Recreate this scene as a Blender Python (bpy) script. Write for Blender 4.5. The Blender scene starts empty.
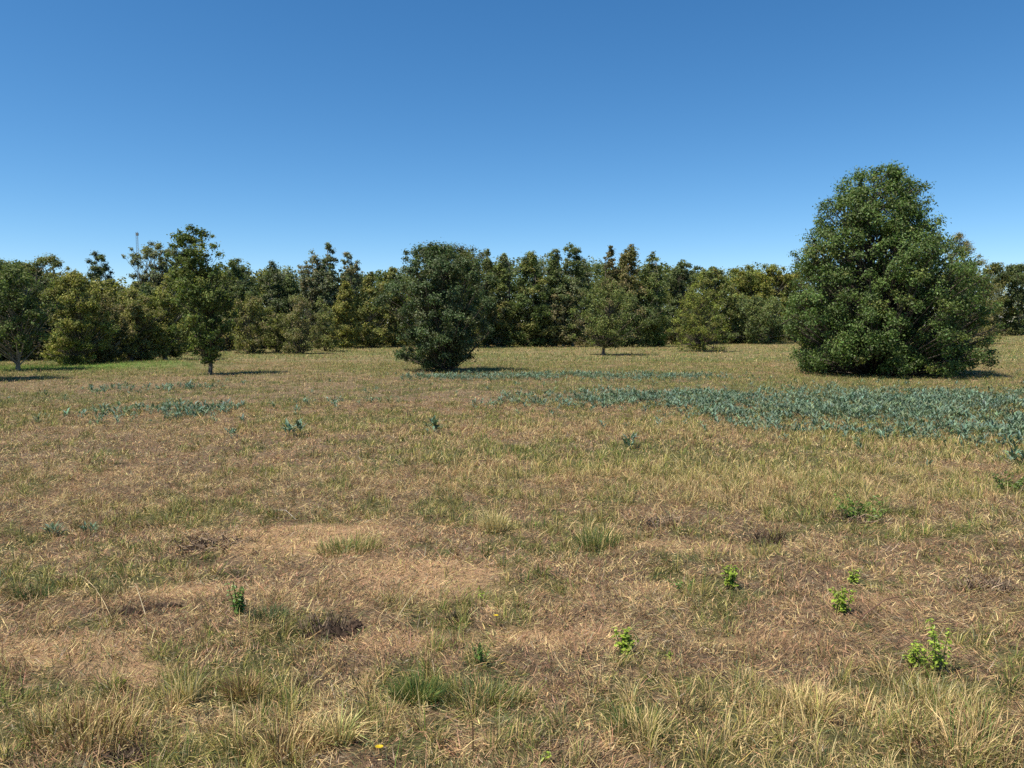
import bpy, math, time
import numpy as np
R = math.radians
T0 = time.time()

# ------------------------------------------------------------------ camera, sky, sun
CAMH, FPX, HORIZ = 1.6, 769.0, 326.0
PITCH = math.atan((384.0 - HORIZ) / FPX)
sc = bpy.context.scene
cd = bpy.data.cameras.new('camera'); cam = bpy.data.objects.new('camera', cd)
sc.collection.objects.link(cam); sc.camera = cam
cam.location = (0, 0, CAMH); cam.rotation_euler = (math.pi/2 - PITCH, 0, 0)
cd.sensor_fit = 'HORIZONTAL'; cd.sensor_width = 36; cd.lens = 36*FPX/1024
cd.clip_start = 0.05; cd.clip_end = 6000

SUN_EL = 62.0
SUN_AZ = (-0.85, -0.52)                       # ground direction towards the sun
w = bpy.data.worlds.new('World'); sc.world = w; w.use_nodes = True
nt = w.node_tree; nt.nodes.clear()
sky = nt.nodes.new('ShaderNodeTexSky'); sky.sky_type = 'NISHITA'; sky.sun_disc = False
sky.sun_elevation = R(SUN_EL); sky.sun_rotation = math.atan2(SUN_AZ[0], SUN_AZ[1])
sky.altitude = 0; sky.air_density = 0.7; sky.dust_density = 0.0; sky.ozone_density = 6.0
bg = nt.nodes.new('ShaderNodeBackground'); bg.inputs[1].default_value = 0.097
wo = nt.nodes.new('ShaderNodeOutputWorld')
gm = nt.nodes.new('ShaderNodeVectorMath'); gm.operation = 'POWER'; gm.inputs[1].default_value = (1.45, 1.08, .92)
vm = nt.nodes.new('ShaderNodeVectorMath'); vm.operation = 'MULTIPLY'; vm.inputs[1].default_value = (.57, .93, 1.20)
nt.links.new(sky.outputs[0], gm.inputs[0]); nt.links.new(gm.outputs[0], vm.inputs[0]); nt.links.new(vm.outputs[0], bg.inputs[0]); nt.links.new(bg.outputs[0], wo.inputs[0])

sl = bpy.data.lights.new('sun', 'SUN'); sl.energy = 5.0; sl.angle = R(0.53); sl.color = (1.0, 0.93, 0.82)
so = bpy.data.objects.new('sun', sl); sc.collection.objects.link(so); so.location = (-30, -12, 60)
ce = math.cos(R(SUN_EL)); n_ = math.hypot(*SUN_AZ)
from mathutils import Vector
so.rotation_euler = Vector((SUN_AZ[0]/n_*ce, SUN_AZ[1]/n_*ce, math.sin(R(SUN_EL)))).to_track_quat('Z', 'Y').to_euler()

sc.view_settings.view_transform = 'Standard'; sc.view_settings.look = 'None'
sc.view_settings.exposure = 0.57; sc.view_settings.gamma = 1.0
sc.view_settings.use_curve_mapping = False
sc.render.engine = 'CYCLES'
sc.cycles.use_denoising = False
sc.cycles.max_bounces = 5; sc.cycles.diffuse_bounces = 2; sc.cycles.glossy_bounces = 2
sc.cycles.transmission_bounces = 3; sc.cycles.caustics_reflective = False; sc.cycles.caustics_refractive = False

# ------------------------------------------------------------------ numeric helpers
def ray(px, py):
    a = (px-512)/FPX; b = -(py-384)/FPX
    c, s = math.cos(PITCH), math.sin(PITCH)
    return np.array([a, c + b*s, -s + b*c])
def gpt(px, py):
    d = ray(px, py); t = CAMH/-d[2]; return float(d[0]*t), float(d[1]*t)
def hz(px, py, Y):
    """height and x of a pixel seen on the vertical plane at depth Y"""
    d = ray(px, py); t = Y/d[1]; return float(d[0]*t), float(CAMH + d[2]*t)
def hsh(i, j, s):
    n = (i*374761393 + j*668265263 + s*974634777) & 0xffffffff
    n = ((n ^ (n >> 13)) * 1274126177) & 0xffffffff
    n = n ^ (n >> 16)
    return (n & 0xffffff)/float(0xffffff)
def vn(x, y, s=0):
    x = np.asarray(x, float); y = np.asarray(y, float)
    i = np.floor(x).astype(np.int64); j = np.floor(y).astype(np.int64)
    fx = x-i; fy = y-j; fx = fx*fx*(3-2*fx); fy = fy*fy*(3-2*fy)
    a = hsh(i, j, s); b = hsh(i+1, j, s); c = hsh(i, j+1, s); d = hsh(i+1, j+1, s)
    return (a*(1-fx)+b*fx)*(1-fy)+(c*(1-fx)+d*fx)*fy
def fb(x, y, s=0, o=4):
    r = 0; a = 0.5; t = 0
    for k in range(o):
        r = r + a*vn(x*2**k+17.3*k, y*2**k-9.1*k, s+k*31); t += a; a *= 0.55
    return r/t
def sst(a, b, v): 
    t = np.clip((v-a)/(b-a), 0, 1); return t*t*(3-2*t)

# ------------------------------------------------------------------ the field: where it is green, bare, tall
def ell(x, y, px, py, rx, ry):
    """soft blob round the ground point seen at (px,py); rx, ry in metres"""
    cx, cy = gpt(px, py)
    q = ((x-cx)/rx)**2 + ((y-cy)/ry)**2
    return np.exp(-q*1.2)
BARE = [(440,588,.55,.42),(400,570,.6,.3),(380,645,.42,.22),(250,545,1.3,.35),(330,530,1.0,.3),(60,650,.6,.25),(120,680,.35,.2),(480,745,.35,.12),
        (190,590,.6,.25),(700,545,.8,.3),(560,640,.4,.2),(760,640,.5,.2),(955,470,1.0,.35),(650,520,.7,.3),(90,430,2.4,.9),(880,600,.5,.2),(640,590,.5,.22)]
GREEN = [(420,690,.16,.12),(480,690,.28,.12),(150,675,.5,.16),(10,690,.2,.15),(620,700,.25,.12),(670,650,.4,.14),(590,585,.25,.14),(1000,640,.4,.2),
         (245,610,.12,.15),(480,590,.35,.14),(440,610,.4,.12),(350,545,.4,.25),(60,370,6,2.2),
         (600,535,.22,.16),(560,550,.3,.2),(800,460,2.0,1.0),(700,470,1.8,.9),(980,420,3,1.5),(820,500,.9,.5),(950,440,2.5,.9),(330,420,1.5,1),(430,365,4,2.5),(690,362,3,2),(760,385,5,3),
         (850,690,.4,.12),(940,690,.35,.12),(720,690,.4,.12),(540,450,2,1),(420,460,.8,.6),(390,420,2,1.5),(0,400,5,3),(520,690,.3,.15),(250,680,.2,.12),(340,690,.25,.1)]
TALL = [(60,740,.5,.14),(130,720,.35,.12),(300,720,.4,.16),(260,740,.4,.12),(800,720,.5,.14),(900,720,.6,.14),(1000,720,.5,.16),(700,750,.5,.1),
        (495,525,.22,.16),(470,560,.2,.14),(280,545,.35,.2),(370,540,.4,.2),(60,500,.4,.2),(600,530,.45,.25),(800,485,2.2,.8),(950,450,2.5,.9),(700,470,2,1),(900,470,1.5,.7),
        (550,430,3,1.2),(700,430,3,1.0),(430,450,1,.6),(250,430,1.4,.7),(240,690,.12,.1),(880,440,3,.8),(180,690,.12,.1),(740,500,1.6,.6),(960,500,1.0,.4),(480,470,1.6,.8)]
def fields(x, y):
    d = np.hypot(x, y)
    n1 = fb(x*0.45, y*0.45, 3); n2 = fb(x*1.7, y*1.7, 11); n3 = fb(x*6, y*6, 21, 3)
    g = 0.7*(n1-.5) + 1.9*(n2-.5) + 2.2*(n3-.5)
    lvl = np.interp(d, [0, 3.0, 3.7, 4.4, 6.5, 8.5, 12, 20, 30, 60], [.46, .46, .46, .38, .36, .38, .42, .46, .58, .54])
    lvl = lvl + 0.10*np.tanh(x/3.0)*sst(7, 9, d)*(1-sst(16, 22, d))
    g = g + lvl - .16*sst(4.2, 5.5, d)*(1-sst(13, 17, d))*(1-sst(-3.0, .5, x))
    for q in ((128,606,.45,.2),(165,604,.4,.2),(325,630,.3,.16)): g = g - .35*ell(x, y, *q)
    g = g + 1.1*(fb(x*.10+3, y*.22, 37, 4)-.5)*sst(11, 24, d)
    for e in GREEN: g = g + 0.42*ell(x, y, *e)*(0.5+n3)
    b = 0.9*(fb(x*0.8+5, y*1.6, 41)-.55) - 0.1
    for e in BARE: b = b + 0.62*ell(x, y, *e)*(0.55+0.9*n2)
    b = b*(1 - 0.6*sst(9, 14, d))
    t = 0.8*(fb(x*2.2, y*2.2, 61)-.55) 
    for e in TALL: t = t + 0.6*ell(x, y, *e)*(0.4+1.2*n3)
    t = t + 0.12*(1-sst(2.9, 3.4, y))
    g = g - 0.35*np.clip(b, 0, 1)
    return np.clip(g, 0, 1), np.clip(b, 0, 1), np.clip(t, 0, 1)
def lush(x, y):
    v = 0
    for e in [(70,367,4.5,1.6),(10,369,4,1.2),(130,364,2.5,1.6),(415,697,.1,.07),(250,690,.06,.04)]: v = v + ell(x, y, *e)
    return np.clip(v, 0, 1)
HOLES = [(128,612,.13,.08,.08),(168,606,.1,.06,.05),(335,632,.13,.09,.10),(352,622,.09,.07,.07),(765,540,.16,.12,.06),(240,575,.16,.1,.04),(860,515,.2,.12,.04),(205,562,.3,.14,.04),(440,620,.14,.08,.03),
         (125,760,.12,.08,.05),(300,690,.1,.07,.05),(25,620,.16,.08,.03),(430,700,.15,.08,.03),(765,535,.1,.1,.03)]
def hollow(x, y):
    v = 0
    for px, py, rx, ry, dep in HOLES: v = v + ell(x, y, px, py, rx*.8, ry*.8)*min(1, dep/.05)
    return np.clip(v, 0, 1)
def H(x, y):
    x = np.asarray(x, float); y = np.asarray(y, float)
    d = np.hypot(x, y)
    h = 0.07*(fb(x*0.35, y*0.35, 71, 3)-.5) + 0.05*(fb(x*2.1, y*2.1, 81, 4)-.5) + 0.22*(fb(x*.06, y*.06, 91, 2)-.5)*sst(8, 30, d)
    h = h + .05*(fb(x*5.5, y*5.5, 95, 3)-.5)*(1-sst(12, 25, d))
    h = h*(1-.5*sst(150, 300, d))
    for px, py, rx, ry, dep in HOLES: h = h - dep*ell(x, y, px, py, rx, ry)
    cx, cy = gpt(168, 366)
    h = h + 0.22*np.exp(-((x-cx)/2.6)**2 - ((y-cy)/1.6)**2)
    return h

# ------------------------------------------------------------------ mesh helpers
col = sc.collection
def mesh(name, V, T, mat, colr=None, parent=None, loc=(0,0,0), smooth=False, extra=None):
    V = np.ascontiguousarray(V, np.float32).reshape(-1, 3); T = np.ascontiguousarray(T, np.int32).reshape(-1, 3)
    me = bpy.data.meshes.new(name)
    me.vertices.add(len(V)); me.vertices.foreach_set('co', V.ravel())
    me.loops.add(T.size); me.loops.foreach_set('vertex_index', T.ravel())
    me.polygons.add(len(T))
    me.polygons.foreach_set('loop_start', np.arange(0, T.size, 3, dtype=np.int32))
    try: me.polygons.foreach_set('loop_total', np.full(len(T), 3, np.int32))
    except Exception: pass
    if colr is not None:
        c4 = np.ones((len(V), 4), np.float32); c4[:, :3] = np.clip(np.asarray(colr, float).reshape(-1, 3), 0, 1)
        a = me.color_attributes.new('tint', 'FLOAT_COLOR', 'POINT'); a.data.foreach_set('color', c4.ravel())
    me.update(calc_edges=True)
    me.polygons.foreach_set('use_smooth', np.full(len(T), smooth, bool))
    me.materials.append(mat)
    o = bpy.data.objects.new(name, me); col.objects.link(o)
    if parent: o.parent = parent
    o.location = loc
    return o
def tag(o, label=None, cat=None, group=None, kind=None):
    if label: o['label'] = label
    if cat: o['category'] = cat
    if group: o['group'] = group
    if kind: o['kind'] = kind
    return o
def empty(name, loc):
    o = bpy.data.objects.new(name, None); col.objects.link(o); o.location = loc; o.empty_display_size = .3
    return o
def cat(parts):
    Vs, Ts, Cs, n = [], [], [], 0
    for V, T, C in parts:
        Vs.append(V.reshape(-1, 3)); Ts.append(T.reshape(-1, 3)+n); Cs.append(C.reshape(-1, 3)); n += len(Vs[-1])
    return np.concatenate(Vs), np.concatenate(Ts), np.concatenate(Cs)

# ------------------------------------------------------------------ materials
def leafmat(name, trans=0.35, rough=0.55, spec=0.25, var=0.25, tcol=(1.0, 1.15, 0.55)):
    m = bpy.data.materials.new(name); m.use_nodes = True; t = m.node_tree; N = t.nodes; L = t.links
    for n in list(N): N.remove(n)
    out = N.new('ShaderNodeOutputMaterial'); at = N.new('ShaderNodeAttribute'); at.attribute_name = 'tint'
    ge = N.new('ShaderNodeNewGeometry'); no = N.new('ShaderNodeTexNoise'); no.inputs['Scale'].default_value = 9.0; no.inputs['Detail'].default_value = 2
    L.new(ge.outputs['Position'], no.inputs['Vector'])
    mr = N.new('ShaderNodeMapRange'); mr.inputs['From Min'].default_value = .3; mr.inputs['From Max'].default_value = .7
    mr.inputs['To Min'].default_value = 1-var; mr.inputs['To Max'].default_value = 1+var
    L.new(no.outputs['Fac'], mr.inputs['Value'])
    mu = N.new('ShaderNodeVectorMath'); mu.operation = 'SCALE'
    L.new(at.outputs['Color'], mu.inputs[0]); L.new(mr.outputs[0], mu.inputs['Scale'])
    p = N.new('ShaderNodeBsdfPrincipled'); p.inputs['Roughness'].default_value = rough; p.inputs['Specular IOR Level'].default_value = spec
    L.new(mu.outputs[0], p.inputs['Base Color'])
    tr = N.new('ShaderNodeBsdfTranslucent'); m2 = N.new('ShaderNodeVectorMath'); m2.operation = 'MULTIPLY'; m2.inputs[1].default_value = tcol
    L.new(mu.outputs[0], m2.inputs[0]); L.new(m2.outputs[0], tr.inputs['Color'])
    mx = N.new('ShaderNodeMixShader'); mx.inputs[0].default_value = trans
    L.new(p.outputs[0], mx.inputs[1]); L.new(tr.outputs[0], mx.inputs[2]); L.new(mx.outputs[0], out.inputs[0])
    return m
M_blade = leafmat('grass_blades', .25, .6, .15, .18, (1.05, 1.05, .8))
M_leaf = leafmat('tree_leaves', .36, .6, .18, .22)
M_gloss = leafmat('glossy_leaves', .32, .5, .3, .2)
M_glauc = leafmat('glaucous_leaves', .2, .65, .15, .2, (.9, 1.05, .7))
M_weed = leafmat('weed_leaves', .4, .45, .35, .12)
M_bark = leafmat('bark', 0.0, .9, .1, .35)

def ground_mat():
    m = bpy.data.materials.new('thatch_soil'); m.use_nodes = True; t = m.node_tree; N = t.nodes; L = t.links
    p = N['Principled BSDF']; p.inputs['Roughness'].default_value = .95; p.inputs['Specular IOR Level'].default_value = .1
    at = N.new('ShaderNodeAttribute'); at.attribute_name = 'tint'
    tc = N.new('ShaderNodeTexCoord')
    def noise(s, d=5, r=.6):
        n = N.new('ShaderNodeTexNoise'); n.inputs['Scale'].default_value = s; n.inputs['Detail'].default_value = d; n.inputs['Roughness'].default_value = r
        L.new(tc.outputs['Object'], n.inputs['Vector']); return n
    n1, n2, n3 = noise(1.3), noise(14, 6, .7), noise(90, 4, .7)
    ad = N.new('ShaderNodeMath'); ad.operation = 'ADD'; L.new(n2.outputs['Fac'], ad.inputs[0]); L.new(n3.outputs['Fac'], ad.inputs[1])
    a2 = N.new('ShaderNodeMath'); a2.operation = 'ADD'; L.new(ad.outputs[0], a2.inputs[0]); L.new(n1.outputs['Fac'], a2.inputs[1])
    mr = N.new('ShaderNodeMapRange'); mr.inputs['From Min'].default_value = 1.1; mr.inputs['From Max'].default_value = 1.9
    mr.inputs['To Min'].default_value = .45; mr.inputs['To Max'].default_value = 1.45; L.new(a2.outputs[0], mr.inputs['Value'])
    mu = N.new('ShaderNodeVectorMath'); mu.operation = 'SCALE'; L.new(at.outputs['Color'], mu.inputs[0]); L.new(mr.outputs[0], mu.inputs['Scale'])
    L.new(mu.outputs[0], p.inputs['Base Color'])
    b = N.new('ShaderNodeBump'); b.inputs['Strength'].default_value = .8; b.inputs['Distance'].default_value = .03
    L.new(ad.outputs[0], b.inputs['Height']); L.new(b.outputs[0], p.inputs['Normal'])
    return m

# ------------------------------------------------------------------ ground sheet
def lerp(a, b, t): return a + (b-a)*t
def ground_color(x, y):
    g, b, t = fields(x, y); d = np.hypot(x, y)
    c = np.zeros(x.shape+(3,))
    base = np.array([.19, .135, .085]); gre = np.array([.11, .105, .045]); bare = np.array([.43, .28, .155]); far = np.array([.215, .175, .085])
    k = sst(.25, .75, g)[..., None]
    c = lerp(base, gre, k); c = lerp(c, bare, (sst(.1, .6, b)*.95)[..., None])
    fm = lerp(far, np.array([.125, .145, .05]), k)
    c = lerp(c, fm, sst(12, 45, d)[..., None]); c = lerp(c, np.array([.13, .22, .045]), (lush(x, y)*.9)[..., None]); c = lerp(c, np.array([.05, .034, .025]), (hollow(x, y)*.9)[..., None])  # last step paints the shade of the hollows into the ground colour
    return c
rr = [0.25]
while rr[-1] < 2500: rr.append(rr[-1]*(1.0125 if rr[-1] < 60 else 1.03))
rr = np.array(rr); NA = 1000
th = np.linspace(0, 2*np.pi, NA, endpoint=False)
RR, TH = np.meshgrid(rr, th, indexing='ij')
X = RR*np.sin(TH); Y = RR*np.cos(TH)
V = np.stack([X, Y, H(X, Y)], -1).reshape(-1, 3)
C = ground_color(X, Y).reshape(-1, 3)
nr = len(rr)
i = np.arange(nr-1)[:, None]*NA; j = np.arange(NA)[None, :]; j2 = (j+1) % NA
a = (i+j).ravel(); b = (i+j2).ravel(); c = (i+NA+j2).ravel(); d = (i+NA+j).ravel()
T = np.concatenate([np.stack([a, d, c], 1), np.stack([a, c, b], 1)])
ctr = len(V); V = np.vstack([V, [0, 0, float(H(0., 0.))]]); C = np.vstack([C, C[0]])
T = np.vstack([T, np.stack([np.full(NA, ctr), j.ravel(), j2.ravel()], 1)])
g_ = mesh('ground', V, T, ground_mat(), C, smooth=True); tag(g_, 'dry brown thatch and bare soil of the mown field', 'ground', kind='structure')

# ------------------------------------------------------------------ blades
def blades(P, L, W, lean, az, colb, colt, rng, curve=.5, flat=None):
    """P (N,3) roots; 5 points each: two at root, two in the middle, a tip"""
    N = len(P)
    dh = np.stack([np.cos(az), np.sin(az), np.zeros(N)], 1)
    tw = rng.uniform(0, np.pi, N) if flat is None else az+np.pi/2+rng.normal(0, .25, N)
    wv = np.stack([np.cos(tw), np.sin(tw), rng.normal(0, .15, N)], 1)*(W/2)[:, None]
    l1 = lean*(1-curve*.5); l2 = lean*(1+curve)
    mid = P + dh*(np.sin(l1)*L*.5)[:, None]; mid[:, 2] += np.cos(l1)*L*.5
    l2 = np.minimum(l2, 1.75)
    tip = mid + dh*(np.sin(l2)*L*.5)[:, None]; tip[:, 2] += np.cos(l2)*L*.5
    V = np.stack([P-wv, P+wv, mid-wv*.85, mid+wv*.85, tip], 1)
    k = np.arange(N)[:, None]*5
    T = np.stack([k+np.array([0, 1, 3]), k+np.array([0, 3, 2]), k+np.array([2, 3, 4])], 1)
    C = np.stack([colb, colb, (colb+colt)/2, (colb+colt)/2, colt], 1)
    return V, T, C
def scatter(y0, y1, dens, rng, mg=1.5):
    k = 1.52
    A = k/2*(y1*y1-y0*y0)+2*mg*(y1-y0); N = int(A*dens)
    y = rng.uniform(y0, y1, int(N*2.5)); wd = k*y+2*mg
    y = y[rng.uniform(0, 1, len(y)) < wd/(k*y1+2*mg)]
    while len(y) < N: y = np.concatenate([y, y])
    y = y[:N]; x = rng.uniform(-.5, .5, N)*(k*y+2*mg)
    return x, y + rng.normal(0, .01, N)
PAL = dict(pale=(.72,.56,.265), tan=(.52,.36,.175), pink=(.44,.26,.15), brown=(.21,.12,.065), grey=(.42,.34,.23), dark=(.07,.048,.033),  # the dark tone stands in for shaded gaps in the thatch
           olive=(.26,.25,.07), yel=(.50,.44,.13), green=(.145,.235,.045), dgreen=(.05,.085,.03), sage=(.17,.20,.10))
PK = list(PAL); PC = np.array([PAL[k] for k in PK])
def pick(Wt, rng):
    Wt = np.maximum(Wt, 0); cs = np.cumsum(Wt, 1); r = rng.uniform(0, 1, len(Wt))*cs[:, -1]
    idx = (r[:, None] > cs).sum(1)
    c = PC[np.minimum(idx, len(PK)-1)]*rng.uniform(.72, 1.28, (len(Wt), 1))
    return c*rng.normal(1, .05, (len(Wt), 3))
def wts(n, **kw):
    Wt = np.zeros((n, len(PK)))
    for k, v in kw.items(): Wt[:, PK.index(k)] = v
    return Wt
rng = np.random.default_rng(5)
def zone(y0, y1, d_flat, d_up, sw, sl, mg=1.5):
    """one distance band of mown field: lying straw, then standing blades"""
    outF = outU = None
    # lying straw, cut stalks
    x, y = scatter(y0, y1, d_flat, rng, mg); g, b, t = fields(x, y); n = len(x)
    keep = rng.uniform(0, 1, n) < (1-.55*sst(.5, .9, g))*(1-.12*b)*(1-.85*hollow(x, y))*(1-.95*lush(x, y)); x, y, g, b, t = x[keep], y[keep], g[keep], b[keep], t[keep]; n = len(x)
    dd = np.hypot(x, y); nf = sst(10, 20, dd); rd = lerp(fb(x*1.1+40, y*1.1, 131), fb(x*.12, y*.3, 133), nf); mt = .45*fb(x*2.6, y*2.6, 137)+.55*fb(x*7, y*7, 138, 3); k = sst(.3, .8, g)
    Cc = pick(wts(n, pale=(.15+.95*sst(.4,.65,mt))*(1-.5*nf)+.6*t, tan=.9, pink=1.2*sst(.4,.6,rd)+.15, brown=.35+.9*(1-sst(.35,.55,mt))*(1-b)+.5*nf*sst(.45,.6,rd), grey=.35, dark=(.3+1.1*(1-sst(.35,.6,mt)))*(1-.8*b), olive=.22+.5*k, yel=.1*k, dgreen=.12+.15*k, sage=.2+.2*k), rng)
    L = rng.gamma(2.0, .0155, n)*sl+.012; W = rng.uniform(.0014, .0042, n)*sw
    P = np.stack([x, y, H(x, y)+rng.uniform(.0, .025, n)], 1)
    lean = rng.normal(1.32, .26, n); az = 14*fb(x*.9, y*.9, 171, 3)+np.where(rng.uniform(0, 1, n) < .4, rng.uniform(0, 6.283, n), rng.normal(0, .5, n)+np.pi*(rng.uniform(0, 1, n) < .5))
    outF = blades(P, L, W, lean, az, Cc, Cc*rng.uniform(.85, 1.2, (n, 1)), rng, rng.uniform(-.25, .25, n))
    # standing blades: drawn together into tufts
    x, y = scatter(y0, y1, d_up, rng, mg)
    sp = .11*sl**.5; cx = np.floor(x/sp)+.5; cy = np.floor(y/sp)+.5
    jx = hsh(cx.astype(int), cy.astype(int), 7)-.5; jy = hsh(cx.astype(int), cy.astype(int), 8)-.5; on = hsh(cx.astype(int), cy.astype(int), 9)
    ax = (cx+jx*.8)*sp; ay = (cy+jy*.8)*sp
    pull = rng.uniform(0, .75, len(x)); x = x+(ax-x)*pull; y = y+(ay-y)*pull
    g, b, t = fields(x, y); n = len(x)
    dens = (.22+.8*sst(.25, .7, g)+.9*t)*(1-.85*sst(.1, .5, b))*(.12+1.9*on**2.5)
    lu = lush(x, y); keep = rng.uniform(0, 1, n) < (dens+lu)*(1-.9*hollow(x, y))
    x, y, g, b, t, on, ax, ay = [q[keep] for q in (x, y, g, b, t, on, ax, ay)]; n = len(x)
    k = sst(.3, .75, g); h2 = hsh(np.floor(ax/sp).astype(int), np.floor(ay/sp).astype(int), 12)
    hue = fb(x*.9, y*.9, 151)
    lu = lush(x, y); gre = k*(.25+1.2*h2)
    fr = (1-sst(3.0, 3.9, np.hypot(x, y)))*sst(-1.5, 2.0, x); gre = gre*(1-.55*fr)
    far = sst(9, 22, np.hypot(x, y))
    far_ = sst(7, 11, np.hypot(x, y)); Cc = pick(wts(n, pale=.25+.9*t+.7*fr, tan=.5*(1-k)+.2+.3*t+.6*fr, brown=.35*(1-k)+.1, pink=.3*(1-k)+.1*far, olive=1.0*gre+.1+.3*far*k, yel=.5*gre+.5*t*k, green=.62*gre*sst(.3,.6,hue)+4*lu, dgreen=.45*gre, sage=.35*gre*(1-sst(.3,.6,hue)), dark=.04), rng)
    L = (rng.gamma(4, .012, n)+.02+.055*t*rng.uniform(.2, 1.5, n)+.015*k)*sl*(.6+.75*on)*(1-.22*far_); W = rng.uniform(.0014, .0036, n)*sw
    P = np.stack([x, y, H(x, y)-.003], 1)
    az = np.arctan2(y-ay, x-ax)+rng.normal(0, .6, n); lean = np.abs(rng.normal(.6, .35, n))
    lean = np.where(rng.uniform(0, 1, n) < .2, lean+.6, lean)
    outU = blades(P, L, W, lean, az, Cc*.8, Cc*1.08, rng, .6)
    return outF, outU
zs = [zone(1.2, 4.6, 10000, 6500, 1.0, 1.0), zone(4.6, 8.5, 5200, 3800, 1.4, 1.0), zone(8.5, 16, 1700, 2000, 2.3, 1.1),
      zone(16, 34, 300, 520, 3.2, 1.25, 3), zone(34, 75, 24, 90, 7.5, 1.7, 8), zone(75, 170, 1.2, 10, 20, 2.4, 20)]
V, T, C = cat([z[0] for z in zs]); o = mesh('straw_litter', V, T, M_blade, C); tag(o, 'cut dry straw lying flat over the mown field', 'straw', kind='stuff')
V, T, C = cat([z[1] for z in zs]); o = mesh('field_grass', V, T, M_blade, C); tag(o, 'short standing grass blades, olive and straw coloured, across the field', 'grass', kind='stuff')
print('blades', time.time()-T0)

# ------------------------------------------------------------------ leaves and wood
def unit(v): return v/np.maximum(np.linalg.norm(v, axis=-1, keepdims=True), 1e-9)
def leaves(P, N, S, Cc, rng, asp=.55, fold=.18):
    """diamond leaves at P facing N, size S"""
    n = len(P); r = rng.normal(0, 1, (n, 3)); a = unit(np.cross(N, r)); b = np.cross(N, a)
    S = S[:, None]
    V = np.stack([P-a*S*.5, P+b*S*asp*.5+N*S*fold*.5, P+a*S*.5, P-b*S*asp*.5+N*S*fold*.5], 1)
    k = np.arange(n)[:, None]*4
    T = np.stack([k+np.array([0, 1, 2]), k+np.array([0, 2, 3])], 1)
    return V, T, np.repeat(Cc[:, None], 4, 1)
def tubes(PT, RD, Cc, sides=5):
    """PT (N,K,3) centre lines, RD (N,K) radii"""
    N, K, _ = PT.shape
    ax = unit(PT[:, -1]-PT[:, 0]); r = np.where(np.abs(ax[:, 2:3]) > .8, np.array([[1., 0, 0]]), np.array([[0, 0, 1.]]))
    u = unit(np.cross(ax, r)); v = np.cross(ax, u)
    an = np.arange(sides)/sides*2*np.pi
    ring = u[:, None, None]*np.cos(an)[None, None, :, None] + v[:, None, None]*np.sin(an)[None, None, :, None]
    V = PT[:, :, None] + ring*RD[:, :, None, None]
    q = np.arange(N)[:, None, None]*K*sides; i = np.arange(K-1)[None, :, None]*sides; j = np.arange(sides)[None, None]; j2 = (j+1) % sides
    a = q+i+j; b = q+i+j2; c = b+sides; d = a+sides
    T = np.stack([np.stack([a, b, c], -1), np.stack([a, c, d], -1)], -2)
    return V, T, np.broadcast_to(Cc[:, None, None], (N, K, sides, 3)).copy()
def prof(sil, Y, cx):
    """silhouette rows (py, pxLeft, pxRight) -> heights and side radii in metres about cx"""
    z, l, r = [], [], []
    for py, a, b in sil:
        xa, zz = hz(a, py, Y); xb, _ = hz(b, py, Y); z.append(zz); l.append(cx-xa); r.append(xb-cx)
    o = np.argsort(z); return np.array(z)[o], np.array(l)[o], np.array(r)[o]
BARK = np.array([.11, .09, .07])
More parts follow.
